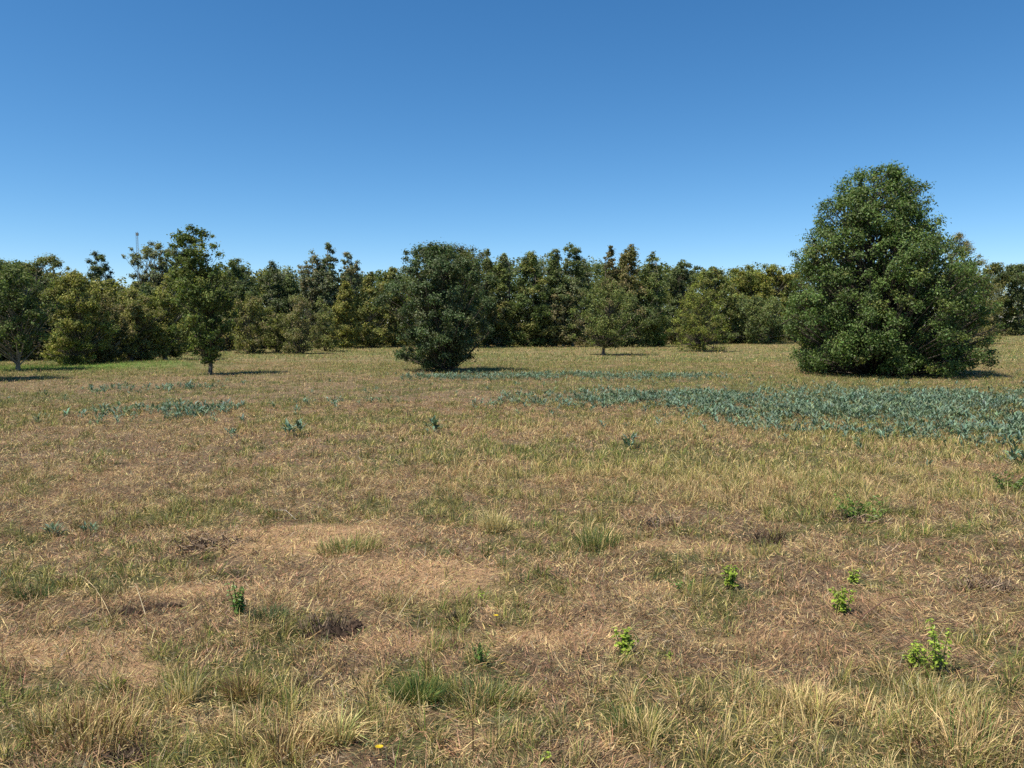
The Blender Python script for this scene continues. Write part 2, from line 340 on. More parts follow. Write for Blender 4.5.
def tree(name, label, catg, bx, by, sil, seed, colr, nleaf, leaf, nclump=None, clump=.16, group=None, Y=None, stems=1, trunk_r=.07, open_=.0, shell=.45,
         hue2=None, h2amt=.3, mat=None, bark=None, depth=1.0, crown_name='crown', up=.25, rag=.16, tight=.38):
    rng = np.random.default_rng(seed)
    X0, Y0 = gpt(bx, by)
    if Y is not None: X0 = X0*Y/Y0; Y0 = Y
    z0 = float(H(X0, Y0)); z, l, r = prof(sil, Y0, X0); z = z-z0
    top = z[-1]; bot = max(z[0], .03)
    wm = (l+r).max()/2; nclump = nclump or 70
    dpt = (l+r)/2*depth; mid = (r-l)/2                      # crown centre drifts with the outline
    # clumps
    N = nclump*4
    zz = rng.uniform(bot, top, N); hw = np.interp(zz, z, dpt)
    k = rng.uniform(0, 1, N) < (hw/dpt.max())**1.1+.08; zz = zz[k][:nclump]; n = len(zz)
    hw = np.interp(zz, z, dpt); mx = np.interp(zz, z, mid); th = rng.uniform(0, 2*np.pi, n)
    cr = np.clip(clump*wm*rng.uniform(.6, 1.35, n), .06, np.maximum(hw*.9, .1))
    rad = np.maximum(hw-cr*.55, hw*.25)*rng.uniform(0, 1, n)**shell*rng.normal(1, rag, n).clip(.5, 1.35)
    cc = np.stack([mx+rad*np.cos(th), rad*np.sin(th)*.95, zz], 1)
    per = cr**2; cnt = np.maximum((nleaf*per/per.sum()).astype(int), 3)
    idx = np.repeat(np.arange(n), cnt); m = len(idx)
    dv = unit(rng.normal(0, 1, (m, 3))); q = np.abs(rng.normal(.55, tight, m))
    sc_ = np.stack([cr[idx], cr[idx], cr[idx]*.8], 1)
    P = cc[idx] + dv*q[:, None]*sc_ + rng.normal(0, .12, (m, 3))*sc_
    ok = (P[:, 2] > .04) & (P[:, 2] < top+.25)
    P, dv, idx = P[ok], dv[ok], idx[ok]; m = len(P)
    outw = unit(P-np.array([mx.mean(), 0, top*.45]))
    Nn = unit(dv*.5+outw*.4+np.array([0, 0, up])+rng.normal(0, .55, (m, 3)))
    cv = np.array(colr)*np.ones((n, 3))
    if hue2 is not None:
        f = (rng.uniform(0, 1, n) < h2amt)*rng.uniform(.4, 1, n); cv = cv*(1-f[:, None])+np.array(hue2)*f[:, None]
    cv = cv*rng.uniform(.78, 1.22, (n, 1))
    Cc = cv[idx]*rng.uniform(.6, 1.45, (m, 1))*rng.normal(1, .07, (m, 3))
    crown = leaves(P, Nn, leaf*rng.uniform(.6, 1.35, m), Cc, rng)
    # wood
    root = empty(name, (X0, Y0, z0)); tag(root, label, catg, group)
    bk = np.array(bark) if bark is not None else BARK
    lead = []
    for s in range(stems):
        a = rng.uniform(0, 2*np.pi); sp = 0 if stems == 1 else .12*wm*rng.uniform(.5, 1.5)
        K = 9; tt = np.linspace(0, 1, K); hh = top*(.9 if stems == 1 else rng.uniform(.7, .9))
        cxs = np.interp(tt*hh, z, mid)*np.clip(tt*1.5, 0, 1)
        wob = np.cumsum(rng.normal(0, .012*top, (K, 2)), 0); wob[0] = 0
        lead.append(np.stack([cxs+np.cos(a)*sp*(.5+tt*2)+wob[:, 0], np.sin(a)*sp*(.5+tt*2)+wob[:, 1], tt*hh-.05], 1))
    lead = np.array(lead); rt = trunk_r*(1-np.linspace(0, 1, 9)*.88)*np.array([1.35]+[1]*8)
    parts = [tubes(lead, np.tile(rt, (stems, 1))*(1 if stems == 1 else .65), np.tile(bk, (stems, 1)), 7)]
    st = rng.integers(0, stems, n); zb = np.clip(cc[:, 2]-np.hypot(cc[:, 0]-mx, cc[:, 1])*rng.uniform(.5, 1.1, n), .12*top if stems == 1 else .03, top*.85)
    kz = zb/(top*.9)*8; k0 = np.clip(kz.astype(int), 0, 7); fr = (kz-k0)[:, None].clip(0, 1)
    p0 = lead[st, k0]*(1-fr)+lead[st, k0+1]*fr
    pm = p0*.5+cc*.5+rng.normal(0, .03*wm, (n, 3)); pm[:, 2] -= .04*wm
    PT = np.stack([p0, p0*.35+pm*.65, pm*.35+cc*.65, cc], 1)
    r0 = np.clip(trunk_r*.32*(1-zb/top*.6), .006, 1)
    RD = r0[:, None]*np.array([1, .75, .5, .22]); parts.append(tubes(PT, RD, np.tile(bk, (n, 1)), 4))
    # twigs inside the clumps
    m2 = n*5; ii = np.repeat(np.arange(n), 5); e = cc[ii]+unit(rng.normal(0, 1, (m2, 3))+np.array([0, 0, .3]))*cr[ii][:, None]*rng.uniform(.6, 1.15, (m2, 1))
    e[:, 2] = np.maximum(e[:, 2], .03); s0 = cc[ii]*.85+pm[ii]*.15
    parts.append(tubes(np.stack([s0, (s0+e)/2, e], 1), np.tile(r0[ii][:, None]*.25, (1, 3))*np.array([1, .7, .3]), np.tile(bk*1.1, (m2, 1)), 3))
    V, T, C = cat(parts); mesh('trunk', V, T, M_bark, C, root, smooth=True)
    V, T, C = crown; mesh(crown_name, V, T, mat or M_leaf, C, root)
    return root

# ---- trees standing alone in the field
GR_D = (.14, .17, .065); GR_M = (.19, .215, .07); OLV = (.255, .245, .08); YEL = (.265, .25, .07); BRN = (.26, .215, .11); DRK = (.115, .14, .06); GRY = (.20, .215, .125)
tree('large_tree', 'largest tree in the field, broad dense green crown reaching down to the ground', 'tree', 876, 374,
     [(372,808,955),(366,795,970),(345,788,980),(315,786,982),(290,788,980),(272,793,974),(258,796,966),(245,803,950),(232,806,938),(218,812,934),(205,818,930),(190,828,924),(178,842,913),(169,862,892)],
     101, (.11,.162,.042), 140000, .082, 950, .10, stems=4, trunk_r=.13, hue2=(.20,.21,.055), h2amt=.10, mat=M_gloss, shell=.34, rag=.07, tight=.25)
tree('tree', 'dense dark green bushy tree with low spreading branches, left of the middle', 'tree', 446, 372,
     [(370,434,452),(364,418,466),(356,394,486),(350,400,480),(335,392,488),(315,386,488),(295,388,486),(275,394,484),(262,400,478),(252,406,468),(245,412,430)],
     102, (.085,.118,.045), 58000, .082, 330, .13, stems=4, trunk_r=.07, hue2=(.13,.14,.06), h2amt=.2, mat=M_gloss, shell=.45, rag=.24)
tree('tree', 'slender open tree with a bare lower trunk, standing clear in front of the left woods', 'tree', 210, 375,
     [(364,200,216),(352,188,226),(338,183,232),(322,179,236),(305,180,236),(288,178,235),(270,173,231),(255,169,224),(243,170,215),(233,176,208),(226,185,201)],
     103, (.11,.145,.04), 17000, .084, 230, .17, trunk_r=.06, hue2=(.18,.20,.055), h2amt=.35, shell=.6, rag=.26)
tree('tree', 'small green tree with a visible brown trunk, standing clear of the middle woods', 'tree', 603, 356,
     [(350,590,612),(343,578,632),(330,572,638),(315,573,640),(300,577,636),(288,585,624),(279,594,612)], 104, (.19,.215,.07), 12000, .095, 150, .15, trunk_r=.08, hue2=BRN, h2amt=.2, shell=.55, rag=.16)
tree('tree', 'layered yellow-green conical tree standing clear of the woods, right of the middle', 'tree', 703, 352,
     [(350,682,730),(343,670,732),(330,668,732),(315,672,727),(300,680,721),(287,689,714),(274,698,705)], 105, (.22,.24,.055), 14000, .09, 150, .14, trunk_r=.09, hue2=(.2,.19,.05), h2amt=.3, shell=.45, rag=.2)
tree('shrub', 'bright yellow-green low shrub at the foot of the middle woods', 'shrub', 657, 347, [(346,648,668),(338,644,672),(328,646,670),(320,652,664)], 106, (.17,.22,.045), 2500, .11, 30, .28, stems=3, trunk_r=.03)
tree('tree', 'dark tree with a pale double trunk at the left edge of the photo', 'tree', 15, 371,
     [(351,-2,30),(335,-22,42),(310,-28,48),(290,-24,42),(275,-16,34),(266,-2,24)], 107, (.14,.175,.06), 12000, .10, 170, .15, stems=2, trunk_r=.085, shell=.55, rag=.18, bark=(.24,.2,.15))
tree('shrub', 'brownish many-stemmed bush tree at the front of the left-middle woods', 'shrub', 300, 354,
     [(353,284,314),(343,274,324),(325,272,326),(308,278,320),(296,290,308)], 108, (.205,.205,.08), 8500, .10, 110, .16, stems=5, trunk_r=.05, hue2=BRN, h2amt=.35, shell=.6)
tree('shrub', 'round yellow-brown shrub behind the slender tree, at the front of the woods', 'shrub', 250, 354,
     [(353,234,268),(340,226,276),(320,226,276),(305,232,268),(294,242,260)], 109, (.225,.22,.075), 8500, .10, 110, .16, stems=5, trunk_r=.05, hue2=BRN, h2amt=.3, shell=.6)
tree('tree', 'tall pointed yellowish-brown tree rising behind the right flank of the largest tree', 'tree', 968, 344,
     [(340,935,1000),(325,935,1003),(300,937,1002),(280,942,992),(262,944,986),(248,948,976),(238,952,966),(231,956,961)], 110, (.235,.22,.07), 24000, .115, 260, .13, trunk_r=.14, hue2=BRN, h2amt=.35, rag=.12)
print('lone trees', time.time()-T0)

tree('tree', 'green tree just outside the left side, casting the shadow strip on the grass', 'tree', -62, 381,
     [(372,-100,-30),(350,-115,-14),(310,-118,-8),(270,-112,-12),(235,-98,-24),(205,-80,-40)], 111, (.12,.15,.05), 9000, .13, 140, .2, trunk_r=.1)

tree('shrub', 'low olive-yellow brush between the round yellow-brown shrub and the brownish bush tree', 'shrub', 275, 353,
     [(352,262,288),(340,258,294),(322,260,292),(308,266,284)], 112, (.2,.21,.07), 5000, .11, 80, .2, stems=5, trunk_r=.04, shell=.6)
tree('shrub', 'olive-yellow brush right of the brownish bush tree, below the ragged treetops', 'shrub', 325, 352,
     [(351,314,338),(340,308,342),(318,308,340),(300,316,332)], 113, (.205,.21,.075), 5000, .11, 80, .2, stems=5, trunk_r=.04, shell=.6)
tree('shrub', 'pale olive brush filling the woods edge left of the slender tree', 'shrub', 140, 361,
     [(360,116,168),(348,108,174),(328,110,172),(310,120,160)], 114, (.23,.225,.07), 8000, .10, 110, .2, stems=6, trunk_r=.04, shell=.6)

# ---- the edge of the woods: (label, base px, base py, top py, half width px, shape, colour, second colour)
SH = {'oval': [(0,.55),(.12,.85),(.35,1),(.6,.95),(.8,.7),(.93,.4),(1,.12)],
      'cone': [(0,.7),(.12,1),(.3,.92),(.5,.72),(.7,.5),(.86,.28),(1,.06)],
      'broad': [(0,.6),(.15,.95),(.4,1),(.7,.97),(.88,.8),(1,.45)],
      'vase': [(0,.25),(.2,.5),(.45,.85),(.7,1),(.87,.8),(1,.35)],
      'spire': [(0,.6),(.2,1),(.45,.9),(.65,.75),(.85,.5),(1,.15)]}
WL = [
 ('dark leafy tree at the woods edge filling the left frame edge', -2, 360, 262, 26, 'broad', DRK, GR_M),
 ('rounded dark green tree just right of the double-trunk tree, behind the yellowish one', 44, 358, 257, 24, 'broad', DRK, OLV),
 ('yellow-olive tree with autumn tint between the double-trunk tree and the dark spire', 74, 366, 272, 25, 'oval', YEL, GR_M),
 ('dark narrow tree poking above the yellowish left trees', 98, 352, 250, 15, 'oval', DRK, GR_D),
 ('brown-twigged olive tree right below the dark narrow left treetop', 103, 364, 296, 20, 'oval', (.15,.14,.055), BRN),
 ('olive tree with brown flecks in front of the gap in the left woods', 131, 362, 290, 21, 'oval', OLV, BRN),
 ('tall open-crowned grey-green tree left of the slender tree, under the far mast', 152, 352, 244, 21, 'vase', GRY, OLV),
 ('bright olive tree just left of the slender tree', 166, 360, 276, 22, 'oval', (.18,.2,.05), YEL),
 ('grey-green flat-topped tree immediately behind the top of the slender tree', 182, 352, 250, 17, 'broad', GR_D, GRY),
 ('dark tree rising just right of the slender tree', 236, 350, 259, 17, 'oval', GR_D, GRY),
 ('small dark-topped tree at the low point of the skyline right of the slender tree', 271, 349, 262, 13, 'oval', DRK, GRY),
 ('pointed dark tree behind the brownish bush tree', 290, 349, 268, 13, 'cone', GR_D, DRK),
 ('tall ragged three-headed grey-green tree above the left-middle woods, left head', 311, 348, 250, 10, 'vase', GRY, BRN),
 ('tall ragged grey-green tree forming the highest head of the left-middle woods', 328, 348, 243, 12, 'spire', GRY, DRK),
 ('thin grey-leaved tree leaning out right of the highest left-middle treetop', 349, 348, 253, 9, 'vase', GRY, BRN),
 ('narrow yellow-tinged tree in front of the tall ragged left-middle trees', 345, 349, 282, 12, 'spire', YEL, OLV),
 ('olive pointed tree between the ragged trees and the dense dark bushy tree', 371, 348, 271, 17, 'cone', OLV, GR_M),
 ('low olive tree half hidden by the left side of the dense dark bushy tree', 393, 347, 269, 15, 'oval', OLV, GR_D),
 ('round-headed dark olive tree whose top shows above the dense dark bushy tree', 452, 348, 246, 29, 'broad', (.12,.125,.045), GR_D),
 ('pale-green many-topped poplar-like tree just right of the dense dark bushy tree', 488, 347, 249, 9, 'spire', GR_M, GRY),
 ('narrow poplar-like tree, second right of the dense dark bushy tree', 503, 347, 251, 9, 'spire', GR_M, GRY),
 ('broad pyramid-shaped green tree left of the tallest middle tree', 530, 347, 249, 23, 'cone', (.105,.14,.045), OLV),
 ('low olive-yellow tree below the poplar-like pair', 505, 347, 300, 18, 'oval', (.19,.19,.055), BRN),
 ('tallest tree of the middle woods with a rounded head', 573, 347, 238, 16, 'oval', GR_D, GRY),
 ('left shoulder tree beside the tallest middle tree, slightly lower', 555, 347, 249, 12, 'oval', GR_D, GRY),
 ('brown-flecked tree in front of the tallest middle tree', 563, 347, 285, 17, 'oval', (.15,.15,.065), BRN),
 ('thin brown-topped tree rising behind the small green field tree', 611, 347, 245, 9, 'spire', (.165,.15,.07), BRN),
 ('yellow-brown pointed tree second from the tallest middle tree on its right', 629, 347, 243, 13, 'oval', (.18,.17,.06), BRN),
 ('green spired tree at the right end of the high middle skyline', 652, 347, 251, 13, 'spire', GR_M, GR_D),
 ('broad dark green tree filling the woods behind the small green field tree', 625, 347, 285, 24, 'broad', GR_D, GR_M),
 ('dark round treetop in the dip right of the high middle skyline', 684, 345, 262, 14, 'broad', DRK, GR_D),
 ('lumpy green tree directly behind the layered conical tree', 713, 344, 266, 17, 'oval', GR_M, OLV),
 ('yellow-crowned broad tree, left half of the flat-topped group by the largest tree', 745, 343, 267, 18, 'broad', (.23,.23,.05), GR_M),
 ('yellow-crowned broad tree, right half of the flat-topped group by the largest tree', 772, 343, 265, 18, 'broad', (.21,.21,.05), YEL),
 ('dark green tree low in front of the flat-topped yellow group', 755, 344, 298, 24, 'broad', GR_D, GR_M),
 ('tree in the woods just left of the largest tree, half hidden by it', 795, 343, 272, 14, 'oval', OLV, GR_D),
 ('far dark tree just right of the tall yellowish-brown tree', 995, 336, 264, 13, 'broad', (.10,.12,.045), OLV),
 ('far dark green tree at the right edge of the photo', 1018, 336, 266, 14, 'broad', DRK, GR_D),
]
for k, (lb, bx, by, tp, hw, shp, c1, c2) in enumerate(WL):
    rg = np.random.default_rng(900+k); bot = by-3 if tp < 290 else by-1
    if shp in ('vase',): bot = by-12
    sil = []
    for t, f in SH[shp]:
        py = bot+(tp-bot)*t; a = hw*1.35*f*rg.uniform(.85, 1.2); b = hw*1.35*f*rg.uniform(.85, 1.2); sil.append((py, bx-a, bx+b))
    D = CAMH*FPX/(by-HORIZ)
    nl = int(6500+hw*(by-tp)*11); thin = shp in ('vase',)
    tree('tree', lb, 'tree', bx, by, sil, 300+k, c1, int(nl*(.55 if thin else 1)), .0025*D*(1.0 if thin else 1), int(90+hw*5.0), (.22 if hw < 14 else .15), stems=1+(k % 3 == 0), trunk_r=.10, hue2=c2, h2amt=.35,
         shell=.5, rag=.2, group='trees along the edge of the woods', bark=[(.13,.11,.085),(.26,.23,.18),(.17,.14,.11)][k % 3])
print('edge trees', time.time()-T0)

# ---- deep woods behind the edge and the brush at its foot (no single crown can be told apart)
def mass(name, label, catg, spots, leaf, colr, seed, per, wood=True):
    rng = np.random.default_rng(seed); parts = []; wd = []
    for (x, y, hgt, rad) in spots:
        z0 = float(H(x, y)); n = 60; tz = rng.uniform(.06, 1, n); e = np.sqrt(np.clip(1-((tz-.4)/.72)**2, .1, 1))
        th = rng.uniform(0, 6.28, n); rr_ = rad*e*rng.uniform(0, 1, n)**.5
        cc = np.stack([x+rr_*np.cos(th), y+rr_*np.sin(th), z0+tz*hgt], 1); cr = rad*.25*rng.uniform(.6, 1.3, n)
        ix = rng.integers(0, n, per); dv = unit(rng.normal(0, 1, (per, 3)))
        P = cc[ix]+dv*(cr[ix]*rng.uniform(.3, 1, per)**.5)[:, None]; P[:, 2] = np.maximum(P[:, 2], z0+.03)
        cb = np.array(colr[rng.integers(0, len(colr))])*rng.uniform(.8, 1.2); Cc = cb*rng.uniform(.6, 1.4, (per, 1))
        parts.append(leaves(P, unit(dv*.5+np.array([0, 0, .3])+rng.normal(0, .5, (per, 3))), leaf*rng.uniform(.6, 1.3, per), Cc, rng, .65))
        if wood:
            q = rng.normal(0, .2, (1, 2)); PT = np.array([[[x, y, z0-.1], [x+q[0,0]*.5, y+q[0,1]*.5, z0+hgt*.4], [x+q[0,0], y+q[0,1], z0+hgt*.85]]])
            parts.append(tubes(PT, np.array([[.12, .09, .02]]), BARK[None], 5))
    V, T, C = cat(parts); o = mesh(name, V, T, M_leaf, C); tag(o, label, catg, kind='stuff'); return o
rg = np.random.default_rng(77); sp = []
def edgeD(px): return np.interp(px, [-500, 0, 120, 200, 330, 700, 800, 900, 1024, 1500], [30, 36, 38, 46, 60, 65, 78, 95, 128, 150])
for row, (dd, n) in enumerate([(4, 62), (9, 62), (15, 60), (24, 56), (36, 50)]):
    for q in range(n):
        px = -420+(1900)*(q+rg.uniform(0, 1))/n; D = float(edgeD(px))+dd+rg.uniform(-2, 2)
        topy = np.interp(px, [-400, 0, 60, 120, 200, 300, 420, 520, 640, 700, 760, 980, 1024, 1500], [262, 268, 272, 290, 268, 276, 272, 262, 260, 272, 272, 272, 268, 266])+rg.uniform(-4, 10)
        hgt = (HORIZ-topy)/FPX*D+CAMH
        sp.append(((px-512)/FPX*D, D, hgt, hgt*rg.uniform(.26, .36)))
mass('woodland', 'deep mass of green woods behind the front row of trees', 'woods', sp, .22, [GR_D, DRK, GR_M, OLV, GRY], 71, 2900)
sp = []
for q in range(210):
    px = -300+1680*(q+rg.uniform(0, 1))/210; D = float(edgeD(px))+rg.uniform(-.6, 2.5)
    if 800 < px < 985: D += 6
    sp.append(((px-512)/FPX*D, D, rg.uniform(.5, 1.9), rg.uniform(.5, 1.1)))
mass('undergrowth', 'tangled olive and brown brush along the foot of the woods', 'undergrowth', sp, .17, [OLV, BRN, (.09,.07,.045), GR_D, (.12,.11,.05)], 73, 420, False)
print('woods', time.time()-T0)

# ---- far mast over the left woods
def boxv(x0, x1, y0, y1, z0, z1):
    V = np.array([[x, y, z] for z in (z0, z1) for (x, y) in ((x0,y0),(x1,y0),(x1,y1),(x0,y1))])
    T = np.array([[0,2,1],[0,3,2],[4,5,6],[4,6,7],[0,1,5],[0,5,4],[1,2,6],[1,6,5],[2,3,7],[2,7,6],[3,0,4],[3,4,7]])
    return V, T
D = 420.; xm, zt = hz(137, 232, D); MG = np.array([.22, .23, .24])
root = empty('radio_mast', (xm, D, 0)); tag(root, 'thin grey radio mast far away above the left treetops', 'radio mast')
legs = [(-.5,-.3),(.5,-.3),(0,.55)]; P = []
for lx, ly in legs: P.append([[lx, ly, 0], [lx, ly, zt*.5], [lx, ly, zt]])
parts = [tubes(np.array(P, float), np.full((3, 3), .09), np.tile(MG, (3, 1)), 4)]
br = []
for k in range(40):
    z0, z1 = zt*k/40, zt*(k+1)/40; a = legs[k % 3]; b = legs[(k+1) % 3]; c = legs[(k+2) % 3]
    for u, v in ((a, b), (b, c), (c, a)): br.append([[u[0], u[1], z0], [(u[0]+v[0])/2, (u[1]+v[1])/2, (z0+z1)/2], [v[0], v[1], z1]])
parts.append(tubes(np.array(br, float), np.full((len(br), 3), .045), np.tile(MG, (len(br), 1)), 3))
V, T, C = cat(parts); mesh('lattice', V, T, M_bark, C, root)
Vb, Tb = boxv(-.6, .6, -.4, .5, zt-1.9, zt-.5); mesh('antenna_array', Vb, Tb, M_bark, np.tile(MG*.8, (8, 1)), root)

# ------------------------------------------------------------------ blue-green leafy plants
def rosettes(x, y, nl, L, W, colr, rng, up=(.25, 1.1), rel=None):
    n = len(x); idx = np.repeat(np.arange(n), nl); m = len(idx)
    z = H(x, y); st = rng.uniform(.02, .16, m)
    az = rng.uniform(0, 6.283, m); ln = rng.uniform(*up, m)
    P = np.stack([x[idx]+np.cos(az)*.02, y[idx]+np.sin(az)*.02, z[idx]+st*(L[idx]/.16)], 1)
    if rel is not None: P = P-np.array(rel)
    LL = L[idx]*rng.uniform(.6, 1.2, m); WW = LL*W*rng.uniform(.8, 1.2, m)
    dh = np.stack([np.cos(az), np.sin(az), 0*az], 1); sd = np.stack([-np.sin(az), np.cos(az), 0*az], 1)
    d1 = dh*np.sin(ln)[:, None]; d1[:, 2] = np.cos(ln); l2 = ln+.35; d2 = dh*np.sin(l2)[:, None]; d2[:, 2] = np.cos(l2)
    up_ = np.cross(sd, d1)
    m1 = P+d1*(LL*.4)[:, None]; tp = m1+d2*(LL*.6)[:, None]
    wv = sd*(WW/2)[:, None]; fo = up_*(WW*-.22)[:, None]
    V = np.stack([P, m1-wv+fo, m1, m1+wv+fo, tp], 1); k = np.arange(m)[:, None]*5
    T = np.stack([k+np.array([0, 2, 1]), k+np.array([0, 3, 2]), k+np.array([1, 2, 4]), k+np.array([2, 3, 4])], 1)
    pl = lerp(np.array(colr), np.array([.17, .205, .10]), rng.uniform(0, 1, (n, 1))**2.5)*rng.uniform(.75, 1.25, (n, 1))
    Cc = pl[idx]*rng.uniform(.65, 1.35, (m, 1))*rng.normal(1, .06, (m, 3))
    return V, T, np.repeat(Cc[:, None], 5, 1)
BG = (.145, .215, .155)
def patch(polys, dens, seed, label, size=.088, name='blue_green_plants', thr=.46):
    rng = np.random.default_rng(seed); xs, ys = [], []
    for px, py, rx, ry, wt in polys:
        cx, cy = gpt(px, py); n = int(rx*ry*3.14*dens*wt); r = np.sqrt(rng.uniform(0, 1, n)); t = rng.uniform(0, 6.283, n)
        xs.append(cx+rx*r*np.cos(t)); ys.append(cy+ry*r*np.sin(t))
    x = np.concatenate(xs); y = np.concatenate(ys)
    k = fb(x*1.1, y*1.1, 301, 3) > thr+.2*rng.uniform(-1, 1, len(x)); x, y = x[k], y[k]; j_ = rng.uniform(0, 1, len(x))**3; x = x+rng.normal(0, 1, len(x))*j_; y = y+rng.normal(0, 1.6, len(x))*j_
    L = size*rng.uniform(.6, 1.3, len(x))
    V, T, C = rosettes(x, y, 10, L, .27, BG, rng)
    o = mesh(name, V, T, M_glauc, C); tag(o, label, 'plants', kind='stuff'); return o
patch([(960,418,4.2,2.3,1),(870,424,2.6,1.9,1.1),(800,406,3.6,2.1,1),(720,402,2.8,1.7,1.1),(670,400,2.2,1.3,.9),(600,398,2.2,.9,.5),(1010,400,5,2.2,.9),(880,396,5,1.7,.8),(640,406,1.8,.7,.8),(940,436,1.5,.7,.8),(870,436,1.0,.6,1.2),(1020,438,1.6,.9,1.2),(990,446,.8,.5,.8),(780,430,1.5,.6,.5),(1060,410,4,2,1)],
      52, 401, 'wide band of blue-green leafy plants in front of the largest tree')
patch([(560,379,4.8,1.1,1),(620,377,3.5,.9,1),(500,378,3.5,.8,.6),(680,380,3,.8,.4),(460,380,2.5,.8,.3),(560,404,1.6,.5,.8),(600,407,1.2,.4,.9),(520,405,1,.4,.4)],
      44, 402, 'thin strip of blue-green plants right of the dense dark bushy tree')
patch([(165,412,1.3,.42,1.3),(215,412,.5,.45,1.6),(110,418,.5,.35,1.4),(185,418,.45,.25,1.4),(150,389,1.7,.5,.9),(190,388,.8,.4,.8),(345,405,1.1,.4,.35)],
      44, 403, 'scattered clumps of dark blue-green plants in the left of the field', .10, thr=.36)
patch([(760,384,5,.8,.3),(1010,375,3,.8,.5),(440,395,2.5,1.0,.12),(960,383,3,.9,.35)], 12, 404, 'sparse blue-green plants thinning out towards the woods')

# single blue-green plants
for k, (px, py, L, lb) in enumerate([(294,436,.2,'lone dark blue-green plant below the left clumps of blue-green plants'),(631,448,.17,'lone small blue-green plant below the left end of the wide blue-green band'),
        (435,432,.2,'pale blue-green plant in the grass below the dense dark bushy tree'),
        (1022,468,.18,'blue-green plant cut by the right edge of the photo'),(52,536,.09,'small pale blue-green plant in the dry grass at left'),(90,532,.07,'tiny pale blue-green rosette beside the small pale one at left'),
        (232,437,.12,'faint blue-green sprout in the grass left of the lone dark plant')]):
    rg = np.random.default_rng(500+k); x, y = gpt(px, py); n = 4
    xx = x+rg.normal(0, L*.35, n); yy = y+rg.normal(0, L*.35, n); z0 = float(H(x, y))
    V, T, C = rosettes(xx, yy, 8, np.full(n, L*.8), .3, BG, rg, rel=(x, y, z0))
    tag(mesh('leafy_plant', V, T, M_glauc, C, loc=(x, y, z0)), lb, 'plant')

# ------------------------------------------------------------------ single plants of the near field
def seedling(name, label, px, py, hgt, spread, nst, leaf, colr, seed, catg='seedling', stalk=(.12,.14,.05)):
    rng = np.random.default_rng(seed); x, y = gpt(px, py); z0 = float(H(x, y))
    root = empty(name, (x, y, z0)); tag(root, label, catg)
    P = []; LP = []; LN = []; LS = []
    for s in range(nst):
        a = rng.uniform(0, 6.283); sp = spread*rng.uniform(.1, 1); h = hgt*rng.uniform(.55, 1.0) if s else hgt
        e = np.array([np.cos(a)*sp, np.sin(a)*sp*.7, h]); b0 = np.array([np.cos(a)*sp*.3, np.sin(a)*sp*.25, 0]); m = b0*.6+e*.4+np.array([0, 0, h*.12])
        P.append([b0-np.array([0, 0, .02]), m, e])
        for q in range(max(12, int(h/.0055))):
            t = .2+.8*rng.uniform(0, 1); c = (1-t)**2*b0+2*t*(1-t)*m+t*t*e; d = unit(rng.normal(0, 1, 3)*np.array([1, 1, .35]))
            LS.append(leaf*.74*rng.uniform(.5, 1.3)*(1.1-.4*t)); LP.append(c+d*LS[-1]*.55); LN.append(unit(np.array([0, 0, 1.0])+d*.4+rng.normal(0, .3, 3)))
    V, T, C = tubes(np.array(P), np.full((nst, 3), .0035)*np.array([1, .7, .4]), np.tile(stalk, (nst, 1)), 4); mesh('stem', V, T, M_bark, C, root)
    n = len(LP); Cc = np.array(colr)*rng.uniform(.65, 1.35, (n, 1)); V, T, C = leaves(np.array(LP), np.array(LN), np.array(LS), Cc, rng, .6)
    mesh('leaves', V, T, M_weed, C, root); return root
BR = (.31, .40, .055); MD = (.13, .22, .05)
seedling('seedling', 'bright green leafy seedling alone in the dry grass at the middle front', 626, 658, .14, .07, 12, .04, BR, 601)
seedling('sapling', 'green sapling sprout with one tall shoot near the right front', 938, 668, .24, .10, 5, .04, BR, 602, 'sapling')
seedling('seedling', 'low spreading green sprout left of the tall-shoot sapling at the right front', 915, 664, .13, .09, 10, .036, BR, 603)
seedling('seedling', 'yellow-green seedling on the right, lower of the two close together', 842, 612, .16, .08, 10, .045, BR, 604)
seedling('seedling', 'small green shoot just above and right of the yellow-green seedling', 853, 586, .11, .04, 5, .042, BR, 605)
seedling('seedling', 'yellow-green shoot at the right end of a small green patch, right of the middle', 731, 590, .15, .05, 8, .048, BR, 606)
seedling('seedling', 'low dark green sprout left of the yellow-green shoot', 683, 590, .08, .16, 8, .03, MD, 607)
seedling('seedling', 'bushy mid-green weed on the bare ground in the left front', 240, 618, .19, .08, 9, .036, MD, 608, 'weed')
seedling('seedling', 'leafy vine-like weed with yellow-green leaves in the right middle field', 858, 518, .2, .34, 14, .055, (.16,.24,.05), 609, 'weed')
seedling('seedling', 'small yellow-green sprig in the dry grass near the centre', 481, 600, .09, .03, 3, .03, (.25,.33,.04), 610)
seedling('seedling', 'feathery green weed above the yellow flower, left of the centre front', 482, 668, .12, .07, 8, .022, (.13,.22,.05), 611, 'weed')
seedling('seedling', 'tiny green sprout in the thatch, right of the bright leafy seedling', 668, 658, .05, .03, 4, .022, BR, 612)
seedling('seedling', 'green leafy weed near the right edge of the middle field', 1005, 492, .2, .3, 9, .06, (.14,.20,.05), 613, 'weed')
seedling('seedling', 'tiny yellow-green sprout at the very bottom of the photo', 545, 766, .04, .03, 4, .02, BR, 614)
seedling('seedling', 'pale yellowish weed leaf clump in the left front grass', 119, 692, .03, .04, 5, .03, (.33,.36,.06), 615, 'weed')

